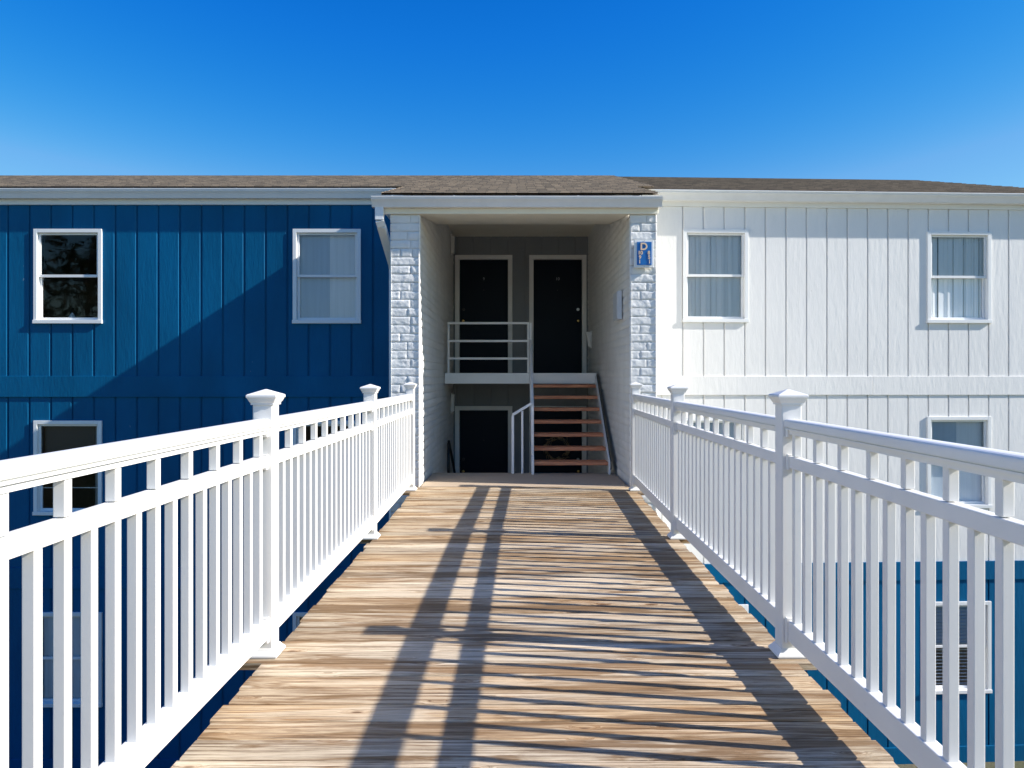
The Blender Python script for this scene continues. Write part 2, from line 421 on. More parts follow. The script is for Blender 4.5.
# ---- roof, with courses of shingles as real steps
def roof_rows(mb, u0f, u1f, y0, y1, zf, n):
    st = (y1-y0)/n
    for i in range(n):
        a = y0+i*st; b = a+st; ua, ub = u0f(a), u1f(a); uc, ud = u0f(b), u1f(b)
        j = .002*((i*7) % 5-2)
        lo = .006 if i == 0 else -.012; mb.add([(ua,a,zf(a)+.012+j),(ub,a,zf(a)+.012+j),(ud,b,zf(b)+.001),(uc,b,zf(b)+.001),(ua,a,zf(a)+lo),(ub,a,zf(a)+lo)], [(0,1,2,3),(4,5,1,0)])
mb = MB()
zf = lambda y: RS*y+RC
EYL = YL-.155                  # left eave line
EYP = 8.60                     # porch eave line
roof_rows(mb, lambda y: -1.60, lambda y: 1.64, EYP, EYL, zf, 12)
roof_rows(mb, lambda y: UL0-.3, lambda y: 1.9+.02*(y-10), EYL, 15.7, zf, 38)
mb.box(UL0-.3, 1.9, 15.7, 15.72, zf(15.7)-.1, zf(15.7)+.005)
zr = zf(15.7)
mb.add([(UL0-.3,15.7,zr),(1.9,15.7,zr),(1.9,21.1,zr-1.62),(UL0-.3,21.1,zr-1.62)], [(0,1,2,3)])
mb.add([(-1.60,EYP,zf(EYP)-.02),(1.64,EYP,zf(EYP)-.02),(1.64,EYL,zf(EYL)-.02),(-1.60,EYL,zf(EYL)-.02)], [(0,1,2,3)])
mb.add([(-1.60,EYP,zf(EYP)-.02),(-1.60,EYL,zf(EYL)-.02),(-1.60,EYL,zf(EYL)+.01),(-1.60,EYP,zf(EYP)+.01)], [(0,1,2,3)])
mb.build('roof', 'shingle', B)
mb = MB(WR)
zg = lambda d: 2.66+.305*(d+.155)
roof_rows(mb, lambda y: .03, lambda y: UR1+.16+.004*math.sin(y*5), -.205, 5.2, zg, 38)
zr = zg(5.2)
mb.add([(.03,5.2,zr),(UR1+.16,5.2,zr),(UR1+.16,10.55,zr-1.6),(.03,10.55,zr-1.6)], [(0,1,2,3)])
mb.build('roof', 'shingledark', B)
mb = MB(WR)
mb.add([(UR1+.13,-.15,2.5),(UR1+.155,-.15,2.5),(UR1+.155,5.2,zr-.16),(UR1+.13,5.2,zr-.16),(UR1+.13,-.15,2.64),(UR1+.155,-.15,2.64),(UR1+.155,5.2,zr-.02),(UR1+.13,5.2,zr-.02)],
       [(0,3,2,1),(4,5,6,7),(0,1,5,4),(1,2,6,5),(2,3,7,6),(3,0,4,7)])
mb.build('rake_board', 'trim', B)
# ridge caps
mb = MB()
for i in range(49):
    x = UL0-.3+i*.305; mb.add([(x,15.55,zf(15.55)+.006),(x+.31,15.55,zf(15.55)+.004),(x+.31,15.7,zf(15.7)+.010),(x,15.7,zf(15.7)+.012),(x+.31,15.85,zf(15.55)+.004),(x,15.85,zf(15.55)+.006)], [(0,1,2,3),(3,2,4,5)])
mb.build('ridge_cap', 'shingle', B)

# ---- eaves: frieze, gutters
def gutter_prof(y0, zt, h=.125):   # y0 = back line, front is -y
    return [(y0, zt), (y0, zt-h), (y0-.075, zt-h), (y0-.082, zt-h+.02), (y0-.098, zt-h*.55), (y0-.122, zt-h*.28), (y0-.126, zt-.012), (y0-.132, zt-.010), (y0-.132, zt), (y0-.118, zt), (y0-.112, zt-.02), (y0-.01, zt-.02)]
MB(WL).box(UL0, UL1-.01, -.022, .02, 2.441, 2.60).build('frieze_board', 'trim', B, .003)
MB(WR).box(UR0, UR1+.1, -.022, .02, 2.462, 2.60).build('frieze_board', 'trim', B, .003)
mb = MB(WL); mb.prism_x([(y, z) for y, z in gutter_prof(-.022, 2.642)], UL0-.25, -1.62)
for i in range(16): mb.box(-12.6+i*.72, -12.585+i*.72, -.15, -.02, 2.636, 2.645)
mb.build('gutter', 'gutter', B)
mb = MB(WR); mb.prism_x([(-.022+(y+.022)*1.42, z) for y, z in gutter_prof(-.022, 2.655)], .14, UR1+.12)
for i in range(10): mb.box(.5+i*.72, .515+i*.72, -.2, -.02, 2.649, 2.658)
mb.build('gutter', 'gutter', B)
# porch gutter and fascia
mb = MB(); mb.prism_x(gutter_prof(PF-.028, 2.104, .116), -1.72, 1.672)
for i in range(5): mb.box(-1.48+i*.72, -1.465+i*.72, PF-.155, PF-.03, 2.098, 2.110)
mb.build('gutter', 'gutter', B)
MB().box(-1.60, 1.64, PF-.026, PF+.05, 1.925, 2.10).build('fascia_board', 'bare', B, .003)
# small return boards at the ends of the porch eave
MB().box(-1.60, -1.555, PF+.052, YL-.03, 1.95, 2.09).build('fascia_board', 'bare', B); MB().box(1.636, 1.66, PF+.052, YL+.1, 1.95, 2.09).build('fascia_board', 'bare', B)
mb = MB().prism_x([(PF+.01, 2.1), (YL, 2.58), (YL, 2.0), (PF+.01, 1.95)], -1.553, -1.53); mb.build('gable_infill', 'bare', B); mb = MB().prism_x([(PF+.01, 2.1), (YL+.1, 2.6), (YL+.1, 2.0), (PF+.01, 1.95)], 1.60, 1.635); mb.build('gable_infill', 'bare', B)
# downspout with an elbow under the left end of the porch gutter
mb = MB(); pts = [(-1.635,PF-.07,1.99),(-1.635,PF-.07,1.84),(-1.62,PF-.03,1.78),(-1.585,PF+.52,1.42),(-1.585,PF+.58,1.36),(-1.585,PF+.58,GZ+.2)]
for a, b in zip(pts, pts[1:]): mb.bar(a, b, .098, .066, up=(0,1,0) if abs(b[2]-a[2]) > abs(b[1]-a[1]) else (0,0,1))
mb.build('downspout', 'gutter', B, .004)

# ---- brick wing walls
XLi, XLo = -1.17, -1.525
def xri(y): return 1.312-(y-PF)*(.082/(YB-PF))
XRo = 1.632
mb = MB().box(XLo+.02, XLi-.02, PF+.02, YB+.2, GZ-.1, 1.924); mb.box(XLo+.02, XLi-.02, YL, YB+.2, 1.924, 2.62)
def ribox(mb, z0, z1, y0=PF+.02, y1=YB+.2, xo=XRo-.02):
    a, b = xri(y0)+.02, xri(y1)+.02
    mb.add([(a,y0,z0),(xo,y0,z0),(xo,y1,z0),(b,y1,z0),(a,y0,z1),(xo,y0,z1),(xo,y1,z1),(b,y1,z1)], [(0,3,2,1),(4,5,6,7),(0,1,5,4),(1,2,6,5),(2,3,7,6),(3,0,4,7)])
ribox(mb, GZ-.1, 1.924); ribox(mb, 1.924, 2.62, YL)
# slanted tops of the wing walls below the soffit
mb.prism_x([(PF+.02,1.924),(YL,1.924),(YL,2.30)], XLo+.02, XLi-.02); mb.prism_x([(PF+.02,1.924),(YL,1.924),(YL,2.30)], xri(9.5)+.02, XRo-.02)
mb.build('wing_wall', 'brick', B)
def brickface(mb, o, ud, nrm, width, z0, z1, seed, fine=True, depth=.02, ztopf=None):
    rnd = random.Random(seed); o = Vector(o); ud = Vector(ud).normalized(); nrm = Vector(nrm).normalized()
    H = .1; n = int(round((z1-z0)/H)); H = (z1-z0)/n; row = 0
    for r in range(n):
        za = z0+r*H+.003; zb = z0+(r+1)*H-.003
        cuts = [0]; x = rnd.choice([.12, .2, .24]) if width < .5 else rnd.uniform(.1, .35)
        while x < width-.08: cuts.append(x); x += rnd.choice([.2, .3, .38]) if width > .5 else rnd.choice([.14,.22,.3])
        if width < .5 and rnd.random() < .25: cuts = [0]
        cuts.append(width)
        for a, b in zip(cuts, cuts[1:]):
            if a > 0: a += .003
            if b < width: b -= .003
            if ztopf and zb > ztopf(o+ud*(b if ud.y > 0 else a)): continue
            nu = max(3, int((b-a)/(.014 if fine else .07)))+1; nz = 9 if fine else 4
            base = depth*rnd.uniform(.42, .68); ph = rnd.uniform(0, 99); tilt = rnd.uniform(-.35, .35)
            vs = []
            for j in range(nz):
                for i in range(nu):
                    s, t = i/(nu-1), j/(nz-1); uu = a+(b-a)*s; zz = za+(zb-za)*t
                    edge = min(min(s, 1-s)*(b-a), min(t, 1-t)*(zb-za))
                    k = 0 if edge < 1e-6 else (.9 if edge < .011 else 1)
                    nn = .8*noise.noise(Vector((uu*11+ph, zz*20, ph)))+.85*noise.noise(Vector((uu*30+ph, zz*42, ph)))
                    dd = (base+(.0042 if fine else .003)*nn+tilt*.006*(t-.5))*k+(0 if k else .0062)
                    p = o+ud*(uu+(.004*noise.noise(Vector((zz*30, uu*9, ph))) if 0 < i < nu-1 else 0))+nrm*dd
                    vs.append((p.x, p.y, zz+(.004*noise.noise(Vector((uu*14, zz*9, ph+5))) if 0 < j < nz-1 or True else 0)))
            mb.add(vs, [(j*nu+i, j*nu+i+1, (j+1)*nu+i+1, (j+1)*nu+i) for j in range(nz-1) for i in range(nu-1)])
def brickpart(seed, name='brick_facing', **kw):
    mb = MB(); brickface(mb, seed=seed, **kw)
    o = mb.build(name, 'brick', B, smooth=True); return o
brickpart(1, o=(XLo,PF+.02,0), ud=(1,0,0), nrm=(0,-1,0), width=XLi-XLo, z0=-1.80, z1=1.922)
brickpart(2, o=(1.312,PF+.02,0), ud=(1,0,0), nrm=(0,-1,0), width=XRo-1.312, z0=-1.80, z1=1.922)
brickpart(3, o=(XLo,PF+.02,0), ud=(1,0,0), nrm=(0,-1,0), width=XLi-XLo, z0=GZ, z1=-1.80, fine=False)
brickpart(4, o=(1.312,PF+.02,0), ud=(1,0,0), nrm=(0,-1,0), width=XRo-1.312, z0=GZ, z1=-1.80, fine=False)
zt = lambda p: 1.93+.14*(p.y-PF) if p.y < YL+.15 else 2.6
brickpart(5, o=(XLi-.02,PF,0), ud=(0,1,0), nrm=(1,0,0), width=YB-PF, z0=-1.8, z1=2.6, fine=False, ztopf=zt, depth=.026)
rv = Vector((xri(YB)-xri(PF), YB-PF, 0)); rn = Vector((-rv.y, rv.x, 0))
brickpart(6, o=(xri(PF)+.02,PF,0), ud=tuple(rv), nrm=tuple(rn), width=rv.length, z0=-1.8, z1=2.6, fine=False, ztopf=zt, depth=.026)
brickpart(7, o=(XLo+.02,PF,0), ud=(0,1,0), nrm=(-1,0,0), width=YL-PF, z0=GZ, z1=1.92, fine=False)
brickpart(8, o=(XRo-.02,PF,0), ud=(0,1,0), nrm=(1,0,0), width=YL-PF, z0=GZ, z1=1.92, fine=False)

# ---- stairwell: soffit, ceiling, back wall with four doors, floors
mb = MB(); mb.prism_x([(PF+.05,1.925),(10.62,2.19),(10.62,2.62),(10.56,2.62),(PF+.05,2.08)], XLi-.015, 1.30); mb.build('soffit', 'bare', B)
MB().box(XLi-.015, 1.30, 10.62, YB+.1, 2.53, 2.60).build('ceiling', 'bare', B)
dops = []
for k in range(2):
    for a, b in ((-1.072, -.198), (.261, 1.135)): dops.append((a-.04, b+.04, .05-k*ST, 2.15-k*ST))
WB = lambda u, d, z: (u, YB+d, z)
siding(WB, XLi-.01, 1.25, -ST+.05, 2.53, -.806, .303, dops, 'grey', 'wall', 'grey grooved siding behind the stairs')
MB().box(XLi-.015, 1.30, YB+.16, YB+.3, GZ, 2.6).build('partition', 'room', B)
for k in range(2):
    for i, (a, b) in enumerate(((-1.072, -.198), (.261, 1.135))):
        z0 = .05-k*ST; z1 = 2.117-k*ST; w = .078
        fr = MB(WB).box(a-w, a, -.03, .12, z0, z1+w-.001); fr.box(b, b+w, -.03, .12, z0, z1+w-.001); fr.box(a-w+.0, b+w, -.034, .12, z1, z1+w)
        d = MB(WB).box(a+.003, b-.003, .035, .08, z0+.012, z1-.003).build('door', 'door', B, .003)
        if i == 1 and k == 1: d['label'] = 'black door behind the stair treads'
        fr.build('door_frame', 'trim', d, .004)
        kx = a+.07 if i == 0 else b-.07
        kz = z0+.96 if k == 0 else z0+.97
        kb = MB(WB).tube([(kx,.036,kz),(kx,.02,kz),(kx,.005,kz),(kx,-.012,kz),(kx,-.03,kz),(kx,-.036,kz)], [.03,.03,.012,.022,.028,.014], 14)
        kb.build('knob', 'brass', d, smooth=True)
        MB(WB).tube([(kx,.036,kz+.21),(kx,.015,kz+.21)], .026, 14).build('deadbolt', 'nickel' if i else 'black', d)
        MB(WB).tube([((a+b)/2,.036,z0+1.52),((a+b)/2,.028,z0+1.52)], .009, 10).build('peephole', 'black', d)
        if k == 0: textmesh('9' if i == 0 else '10', .075, 'num', d, ((a+b)/2+(.0 if i == 0 else 0), YB+.032, z0+1.72), .003, 'door_number')
# upper landing slab with white fascia, lower landing slab
MB().box(XLi+.005, 1.235, 11.64, YB, -.07, .05).build('upper_landing', 'land', B)
MB().box(XLi+.004, 1.215, 11.60, 11.638, -.105, .062).build('fascia_board', 'trim', B, .004)
MB().box(XLi+.005, 1.235, 11.3, YB, .05-ST-.15, .05-ST).build('lower_landing', 'land', B)
mb = MB(); mb.add([(XLi+.004,8.76,DZ-.14),(1.30,8.76,DZ-.14),(1.28,10.0,DZ-.14),(XLi+.004,10.0,DZ-.14),(XLi+.004,8.76,DZ+.006),(1.30,8.76,DZ+.006),(1.28,10.0,DZ+.006),(XLi+.004,10.0,DZ+.006)], [(0,3,2,1),(4,5,6,7),(0,1,5,4),(1,2,6,5),(2,3,7,6),(3,0,4,7)])
mb.build('entry_landing', 'land', B, .006)

# ---- windows
def window(fn, u0, u1, z0, z1, kind):
    cs = MB(fn); t = .052; o = -.024
    cs.box(u0, u0+t, o, .10, z0+.05, z1); cs.box(u1-t, u1, o, .10, z0+.05, z1)
    cs.box(u0+t, u1-t, o, .10, z1-t, z1); cs.box(u0-.006, u1+.006, o-.012, .10, z0, z0+.05)
    w = cs.build('window', 'trim', B, .003)
    a, b, c, d = u0+t, u1-t, z0+.05, z1-t; mid = (c+d)/2-.01
    def sash(c0, c1, dd, nm):
        s = .034; m = MB(fn); e = .002
        m.box(a+e, a+s, dd, dd+.028, c0, c1); m.box(b-s, b-e, dd, dd+.028, c0, c1)
        m.box(a+s, b-s, dd, dd+.028, c0, c0+s*1.1); m.box(a+s, b-s, dd, dd+.028, c1-s*.8, c1)
        m.build('sash', 'trim', w, .002)
        g = MB(fn); g.add([(a+s,dd+.012,c0+s*1.1),(b-s,dd+.012,c0+s*1.1),(b-s,dd+.012,c1-s*.8),(a+s,dd+.012,c1-s*.8)], [(0,1,2,3)]); g.build('pane', 'glass', w)
    sash(mid, d-.001, .012, 'u'); sash(c+.001, mid+.034, .042, 'l')
    rnd = random.Random(int(u0*100+z0*10))
    def cloth(x0, x1, amp, n, dd, mat, name, zb=c-.05):
        m = MB(fn); N = 90; vs = []
        for i in range(N+1):
            s = i/N; x = x0+(x1-x0)*s
            ph = s*n*2*math.pi+1.2*math.sin(s*7+u0)
            for j, z in enumerate((zb, (zb+d)/2, d+.04)):
                am = amp*(1.1-.35*j/2)
                vs.append((x+.3*am*math.cos(ph)*.5, dd+am*math.sin(ph), z))
        m.add(vs, [(i*3+j, (i+1)*3+j, (i+1)*3+j+1, i*3+j+1) for i in range(N) for j in range(2)])
        m.build(name, mat, w, smooth=True)
    if kind == 'drape_': cloth(a+.004, b-.004, .016, 7, .080, 'curtain', 'curtain')
    if kind in ('drape', 'drape_gap'):
        m = MB(fn); x = a+.012; q = 0
        while x < b-.03:
            wd = rnd.choice([.055, .075, .085]) if x < a+(b-a)*.6 else rnd.choice([.03, .045])
            ang = R(rnd.uniform(3, 20))*(1 if q % 3 else -1); q += 1
            if kind == 'drape_gap' and a+.2*(b-a) < x < a+.29*(b-a): x += .05; continue
            y0 = .078; x1 = min(b-.004, x+wd*math.cos(ang)); dy = wd*math.sin(ang)
            m.add([(x,y0+max(0,-dy),c-.04),(x1,y0+max(0,dy),c-.04),(x1,y0+max(0,dy),d+.04),(x,y0+max(0,-dy),d+.04)], [(0,1,2,3)])
            x = x1+.002
        m.build('vertical_blind', 'curtain', w)
        if kind == 'drape': g = MB(fn); g.add([(a+.004,.118,c-.03),(b-.004,.118,c-.03),(b-.004,.118,d+.03),(a+.004,.118,d+.03)], [(0,1,2,3)]); g.build('curtain', 'curtain', w)
    if kind == 'drape_gap_':
        cloth(a+.004, a+.24*(b-a)/1, .008, 3, .10, 'blind', 'curtain'); cloth(a+.31*(b-a), b-.004, .012, 9, .10, 'blind', 'curtain')
    if kind == 'blind':
        m = MB(fn).box(a+.002, a+(b-a)*.52, .085, .089, c-.05, d+.03); m.build('blind', 'blind', w)
        m = MB(fn).box(a+(b-a)*.50, b-.002, .093, .098, c-.05, d+.03); m.build('blind', 'curtain', w)
        m = MB(fn).tube([(b-.10,.118,d+.02),(b-.13,.118,d-.2),(b-.155,.118,d-.34),(b-.12,.118,d-.42),(b-.08,.118,d-.34),(b-.085,.118,d-.2),(b-.09,.118,d+.02)], .010, 6); m.build('blind_cord', 'signtan', w)
    if kind == 'half_blind':
        m = MB(fn)
        z = d
        while z > c+.02:
            m.box(a-.02, b+.02, .12, .145, z-.006, z); z -= .05
        m.build('blind', 'blind', w)
        MB(fn).box(a-.02, b+.02, .15, .155, mid, d+.03).build('blind', 'blind', w)
    if kind == 'screen':
        MB(fn).box(a+.03, b-.12, .115, .118, mid, d+.02).build('insect_screen', 'screen', w)
        MB(fn).box(b-.12, b+.02, .13, .135, c, d+.02).build('blind', 'room', w)
        MB(fn).box(a+.03, b-.03, .056, .060, (c+mid)/2+.02, (c+mid)/2+.03).build('muntin', 'trim', w)
    if kind == 'dark':
        m = MB(fn).tube([((a+b)/2-.04,.16,c),((a+b)/2-.04,.16,c+.04),((a+b)/2-.04,.16,c+.10),((a+b)/2-.04,.16,c+.12)], [.05,.055,.02,.004], 10); m.build('window_ornament', 'lamp', w)
    return w
kindsL = {0: ['dark', 'blind', 'drape'], 1: ['screen', 'dark', 'blind'], 2: ['drape', 'dark', 'dark']}
for k in range(3):
    for i, (a, b) in enumerate(Lw+[(-10.6, -9.62)]): window(WL, a, b, Lz[0]-k*ST, Lz[1]-k*ST, kindsL[k][i])
kindsR = {0: ['drape', 'drape_gap'], 1: ['blind', 'blind'], 2: ['drape', 'half_blind']}
for k in range(3):
    for i, (a, b) in enumerate(Rw): window(WR, a, b, Rz[0]-k*ST, Rz[1]-k*ST, kindsR[k][i])

# ------------------------------------------------------------------ staircase
T = empty('staircase', (.7, 9.9, DZ), 'short open flight of red brown wooden steps up to the black upper doors', 'staircase')
SX0, SX1 = .20, 1.188
proto = None
for k in range(1, 8):
    y = 9.86+.262*(k-1); z = DZ+k*.169
    if proto is None:
        mb = MB(); mb.box(SX0+.004, SX1-.002, y, y+.265, z-.047, z); proto = mb.build('tread', 'tread', T, .006); py = ORG[proto.name]
    else: copy_to(proto, T, (py[0], py[1]+.262*(k-1), py[2]+.169*(k-1)))
sl = .169/.262
def strg(x0, x1, mat, up, dn, name='stringer_and_gap_strip'):
    y0, y1 = 9.80, 11.595; z0 = DZ+.1
    f = lambda y: DZ+.10+sl*(y-9.86)
    mb = MB().prism_x([(y0, max(DZ+.008, f(y0)-dn)), (y0+.20, DZ+.008), (y1, f(y1)-dn), (y1, min(f(y1)+up, .06)), (y0, f(y0)+up)], x0, x1); return mb.build(name, mat, T, .002)
strg(SX0-.034, SX0, 'steel', .11, .13); strg(SX1, SX1+.024, 'steel', .11, .13)
strg(SX1+.0245, SX1+.036, 'black', .135, -.02)  # black strip stands in for the shaded gap between stair and wall
# handrail on the open left side: newels, sloping rail
hr = MB(); hx = SX0-.018
hr.bar((hx,9.93,DZ+.93),(hx,11.60,DZ+.93+sl*1.67-.13), .034, .034)
hr.build('handrail', 'steel', T, .003)
for y, zt_ in ((9.93, DZ+.93), (10.75, DZ+.93+sl*.82-.06), (11.58, .85)):
    z0 = DZ+.01 if y < 10 else DZ+.10+sl*(y-9.86)
    MB().box(hx-.017, hx+.017, y-.017, y+.017, z0, zt_).build('post', 'steel', T, .003)
# ------------------------------------------------------------------ guard rails
G = empty('guard_rail', (-.45, 11.62, .05), 'white steel guard rail of three bars along the upper landing', 'railing')
for z in (.845, .565, .29): MB().box(-1.105, .16, 11.60, 11.634, z-.017, z+.017).build('rail_bar', 'steel', G, .003)
for x in (-1.105, .145): MB().box(x-.016, x+.016, 11.602, 11.632, .064, .862).build('post', 'steel', G, .003)
G = empty('guard_rail', (.05, 9.93, DZ), 'short white guard rail with sloping top bar left of the wooden steps', 'railing')
MB().bar((-.085,9.90,-.505),(.165,9.90,-.355), .034, .034).build('rail_bar', 'steel', G, .003)
MB().box(-.10,-.066,9.885,9.915,DZ+.008,-.51).build('post', 'steel', G, .003)
MB().box(.03,.058,9.887,9.913,DZ+.008,-.455).build('post', 'steel', G, .003)
# black pipe rail in the lower left of the stairwell
H = empty('handrail', (-1.115, 11.7, -2.66), 'black pipe handrail beside the lower left black door', 'handrail')
MB().tube([(-1.115,11.7,-2.66),(-1.115,11.7,-1.5),(-1.115,11.7,-1.05),(-1.115,11.75,-1.02),(-1.115,12.9,-1.70),(-1.115,13.1,-1.82)], .021, 10).build('pipe', 'black', H, smooth=True)
MB().tube([(-1.115,12.9,-1.70),(-1.115,12.9,-2.66)], .018, 10).build('post', 'black', H, smooth=True)
# ------------------------------------------------------------------ wall lamps, cabinet, sign, wreath
def sconce(x, y, z, sgn, label, group='wall lamps in the stairwell', w=.12, h=.34, top=.095):
    L = empty('wall_lamp', (x, y, z), label, 'wall lamp', group)
    MB().box(min(x, x+sgn*.02), max(x, x+sgn*.02), y-w/2-.02, y+w/2+.02, z, z+h).build('backplate', 'lamp', L, .003)
    MB().prism_y([(x+sgn*.021, z+.02), (x+sgn*.055, z+.03), (x+sgn*top, z+h-.02), (x+sgn*.021, z+h-.02)], y-w/2, y+w/2).build('shade', 'lamp', L, .006)
sconce(XLi, 12.75, 2.10, 1, 'white wall lamp high on the left brick wall beside the upper door', top=.06)
sconce(XLi, 12.75, 2.10-ST, 1, 'white wall lamp on the left brick wall beside the lower door', top=.06)
sconce(xri(12.7)-.0, 12.7, .49, -1, 'white tapered wall lamp on the right brick wall beside the upper right door', w=.1, h=.30)
yb0, yb1 = 9.33, 9.72
C = empty('utility_box', (xri(9.5)-.02, 9.5, .73), 'pale grey utility box on the right brick wall of the entry', 'utility box')
MB().box(xri(9.5)-.055, xri(9.5), yb0, yb1, .73, 1.09).build('cabinet', 'box', C, .004)
MB().box(xri(9.5)-.064, xri(9.5)-.056, yb0+.012, yb1-.012, .742, 1.078).build('cabinet_door', 'box', C, .003)
SG = empty('building_sign', (1.47, PF-.03, 1.30), 'small blue sign with letter D and apartment numbers on the right brick pillar', 'sign')
sx0, sx1, sz0, sz1 = 1.356, 1.584, 1.288, 1.612
yf = PF-.045
MB().box(sx0, sx1, yf, PF-.006, sz0, sz1).build('backing_board', 'trim', SG, .004)
bx0, bx1, bz0, bz1 = 1.386, 1.560, 1.316, 1.588
bd = MB().box(bx0, bx1, yf-.008, yf-.001, bz0, bz1).build('sign_face', 'signblue', SG, .002)
cx = (bx0+bx1)/2
textmesh('D', .118, 'signtan', SG, (cx-.006, yf-.011, bz1-.058), .002, 'lettering', bold=.003)
for r, (l_, r_) in enumerate((('10', '8'), ('9', '5'), ('1', '1'))):
    zz = bz1-.130-r*.052
    textmesh(l_, .058, 'signtan', SG, (bx0+.040-(.004*r), yf-.011, zz), .002, 'lettering', bold=.002)
    textmesh(r_, .058, 'signtan', SG, (bx1-.034+(.004*r), yf-.011, zz), .002, 'lettering', bold=.002)
MB().tube([(cx,yf-.004,sz1-.010),(cx,yf,sz1-.010)], .005, 8).build('screw', 'nickel', SG)
MB().tube([(cx,yf-.004,sz0+.010),(cx,yf,sz0+.010)], .005, 8).build('screw', 'nickel', SG)
# wreath hanging on the lower right door
wr = MB(); rnd = random.Random(3); wc = Vector((.69, YB+.0, .05-ST+1.38))
for i in range(190):
    t = rnd.uniform(0, 6.283); rr = .20+rnd.gauss(0, .02); a = wc+Vector((rr*math.cos(t), rnd.uniform(-.02, .0), rr*math.sin(t)))
    d = Vector((-math.sin(t)+rnd.uniform(-.6,.6), rnd.uniform(-.3,.1), math.cos(t)+rnd.uniform(-.6,.6))).normalized()*rnd.uniform(.05,.10)
    wr.tube([a, a+d*.5+Vector((0,-.008,0)), a+d], [.003,.005,.001], 5)
W = wr.build('wreath', 'twig'); tag(W, 'twig wreath hanging on the black door behind the steps', 'wreath')

def splay(y, sgn):
    if y < 3.48: return 0
    t = .012/2.5*(y-3.48) if y < 5.98 else .012+(.046/2.52)*(y-5.98)
    return sgn*t*(1.25 if sgn > 0 else 1)
# ------------------------------------------------------------------ footbridge deck
D = empty('footbridge', (.05, 3, DZ-.3), 'weathered wooden footbridge of crosswise planks leading to the entry', 'footbridge')
mb = MB(); P = .1425; y = -4.0-(-4.0+20) % P
POSTS = [-1.52, .98, 3.48, 5.98, 8.50]
rnd = random.Random(11)
while y < 8.745:
    g_ = rnd.uniform(.0034, .0058); y0, y1 = y+g_, min(y+P-g_, 8.752)
    if y1-y0 > .02:
        x0 = -1.160+splay(y, -1)+rnd.gauss(0, .006); x1 = 1.268+splay(y, 1)+rnd.gauss(0, .008)
        if any(abs((y0+y1)/2-p) < .075 for p in POSTS): x0 = -1.285+splay(y, -1); x1 = 1.36+splay(y, 1)
        zc = rnd.uniform(-.0014, .001); N = 10; vs = []; cup = rnd.uniform(-.0008,.0008)
        a0, a1 = rnd.uniform(-.001,.001), rnd.uniform(-.001,.001)
        for i in range(N+1):
            x = x0+(x1-x0)*i/N; wob = .0009*math.sin(i*1.3+y*9)
            yy0, yy1 = y0+wob+a0, y1+wob+a1; zz = DZ+zc+.0004*math.sin(i*.8+y*5)
            vs += [(x,yy0,zz-.036),(x,yy0,zz-.005),(x,yy0+.006,zz),(x,(yy0+yy1)/2,zz+cup),(x,yy1-.006,zz),(x,yy1,zz-.005),(x,yy1,zz-.036)]
        fs = [tuple(range(7)), tuple(range(N*7, N*7+7))[::-1]]
        for i in range(N):
            for j in range(7): fs.append((i*7+j, (i+1)*7+j, (i+1)*7+(j+1) % 7, i*7+(j+1) % 7))
        mb.add(vs, fs)
    y += P
mb.build('deck_planks', 'deck', D)
mb = MB()
for x in (-1.07, -.35, .4, 1.13): mb.box(x-.02, x+.02, -4.0, 8.74, DZ-.29, DZ-.042)
mb.box(-1.12, 1.2, -.1, 0, DZ-.54, DZ-.292); mb.box(-1.12, 1.2, 4.4, 4.5, DZ-.54, DZ-.292); mb.box(-1.12, 1.2, 8.52, 8.62, DZ-.54, DZ-.292)
mb.build('joist', 'joist', D)
for x in (-.98, 1.06):
    for yy in (-.05, 4.45, 8.57): MB().box(x-.07, x+.07, yy-.07, yy+.07, GZ-.1 if yy > 1 else GZ-.1, DZ-.545).build('support_post', 'joist', D, .004)
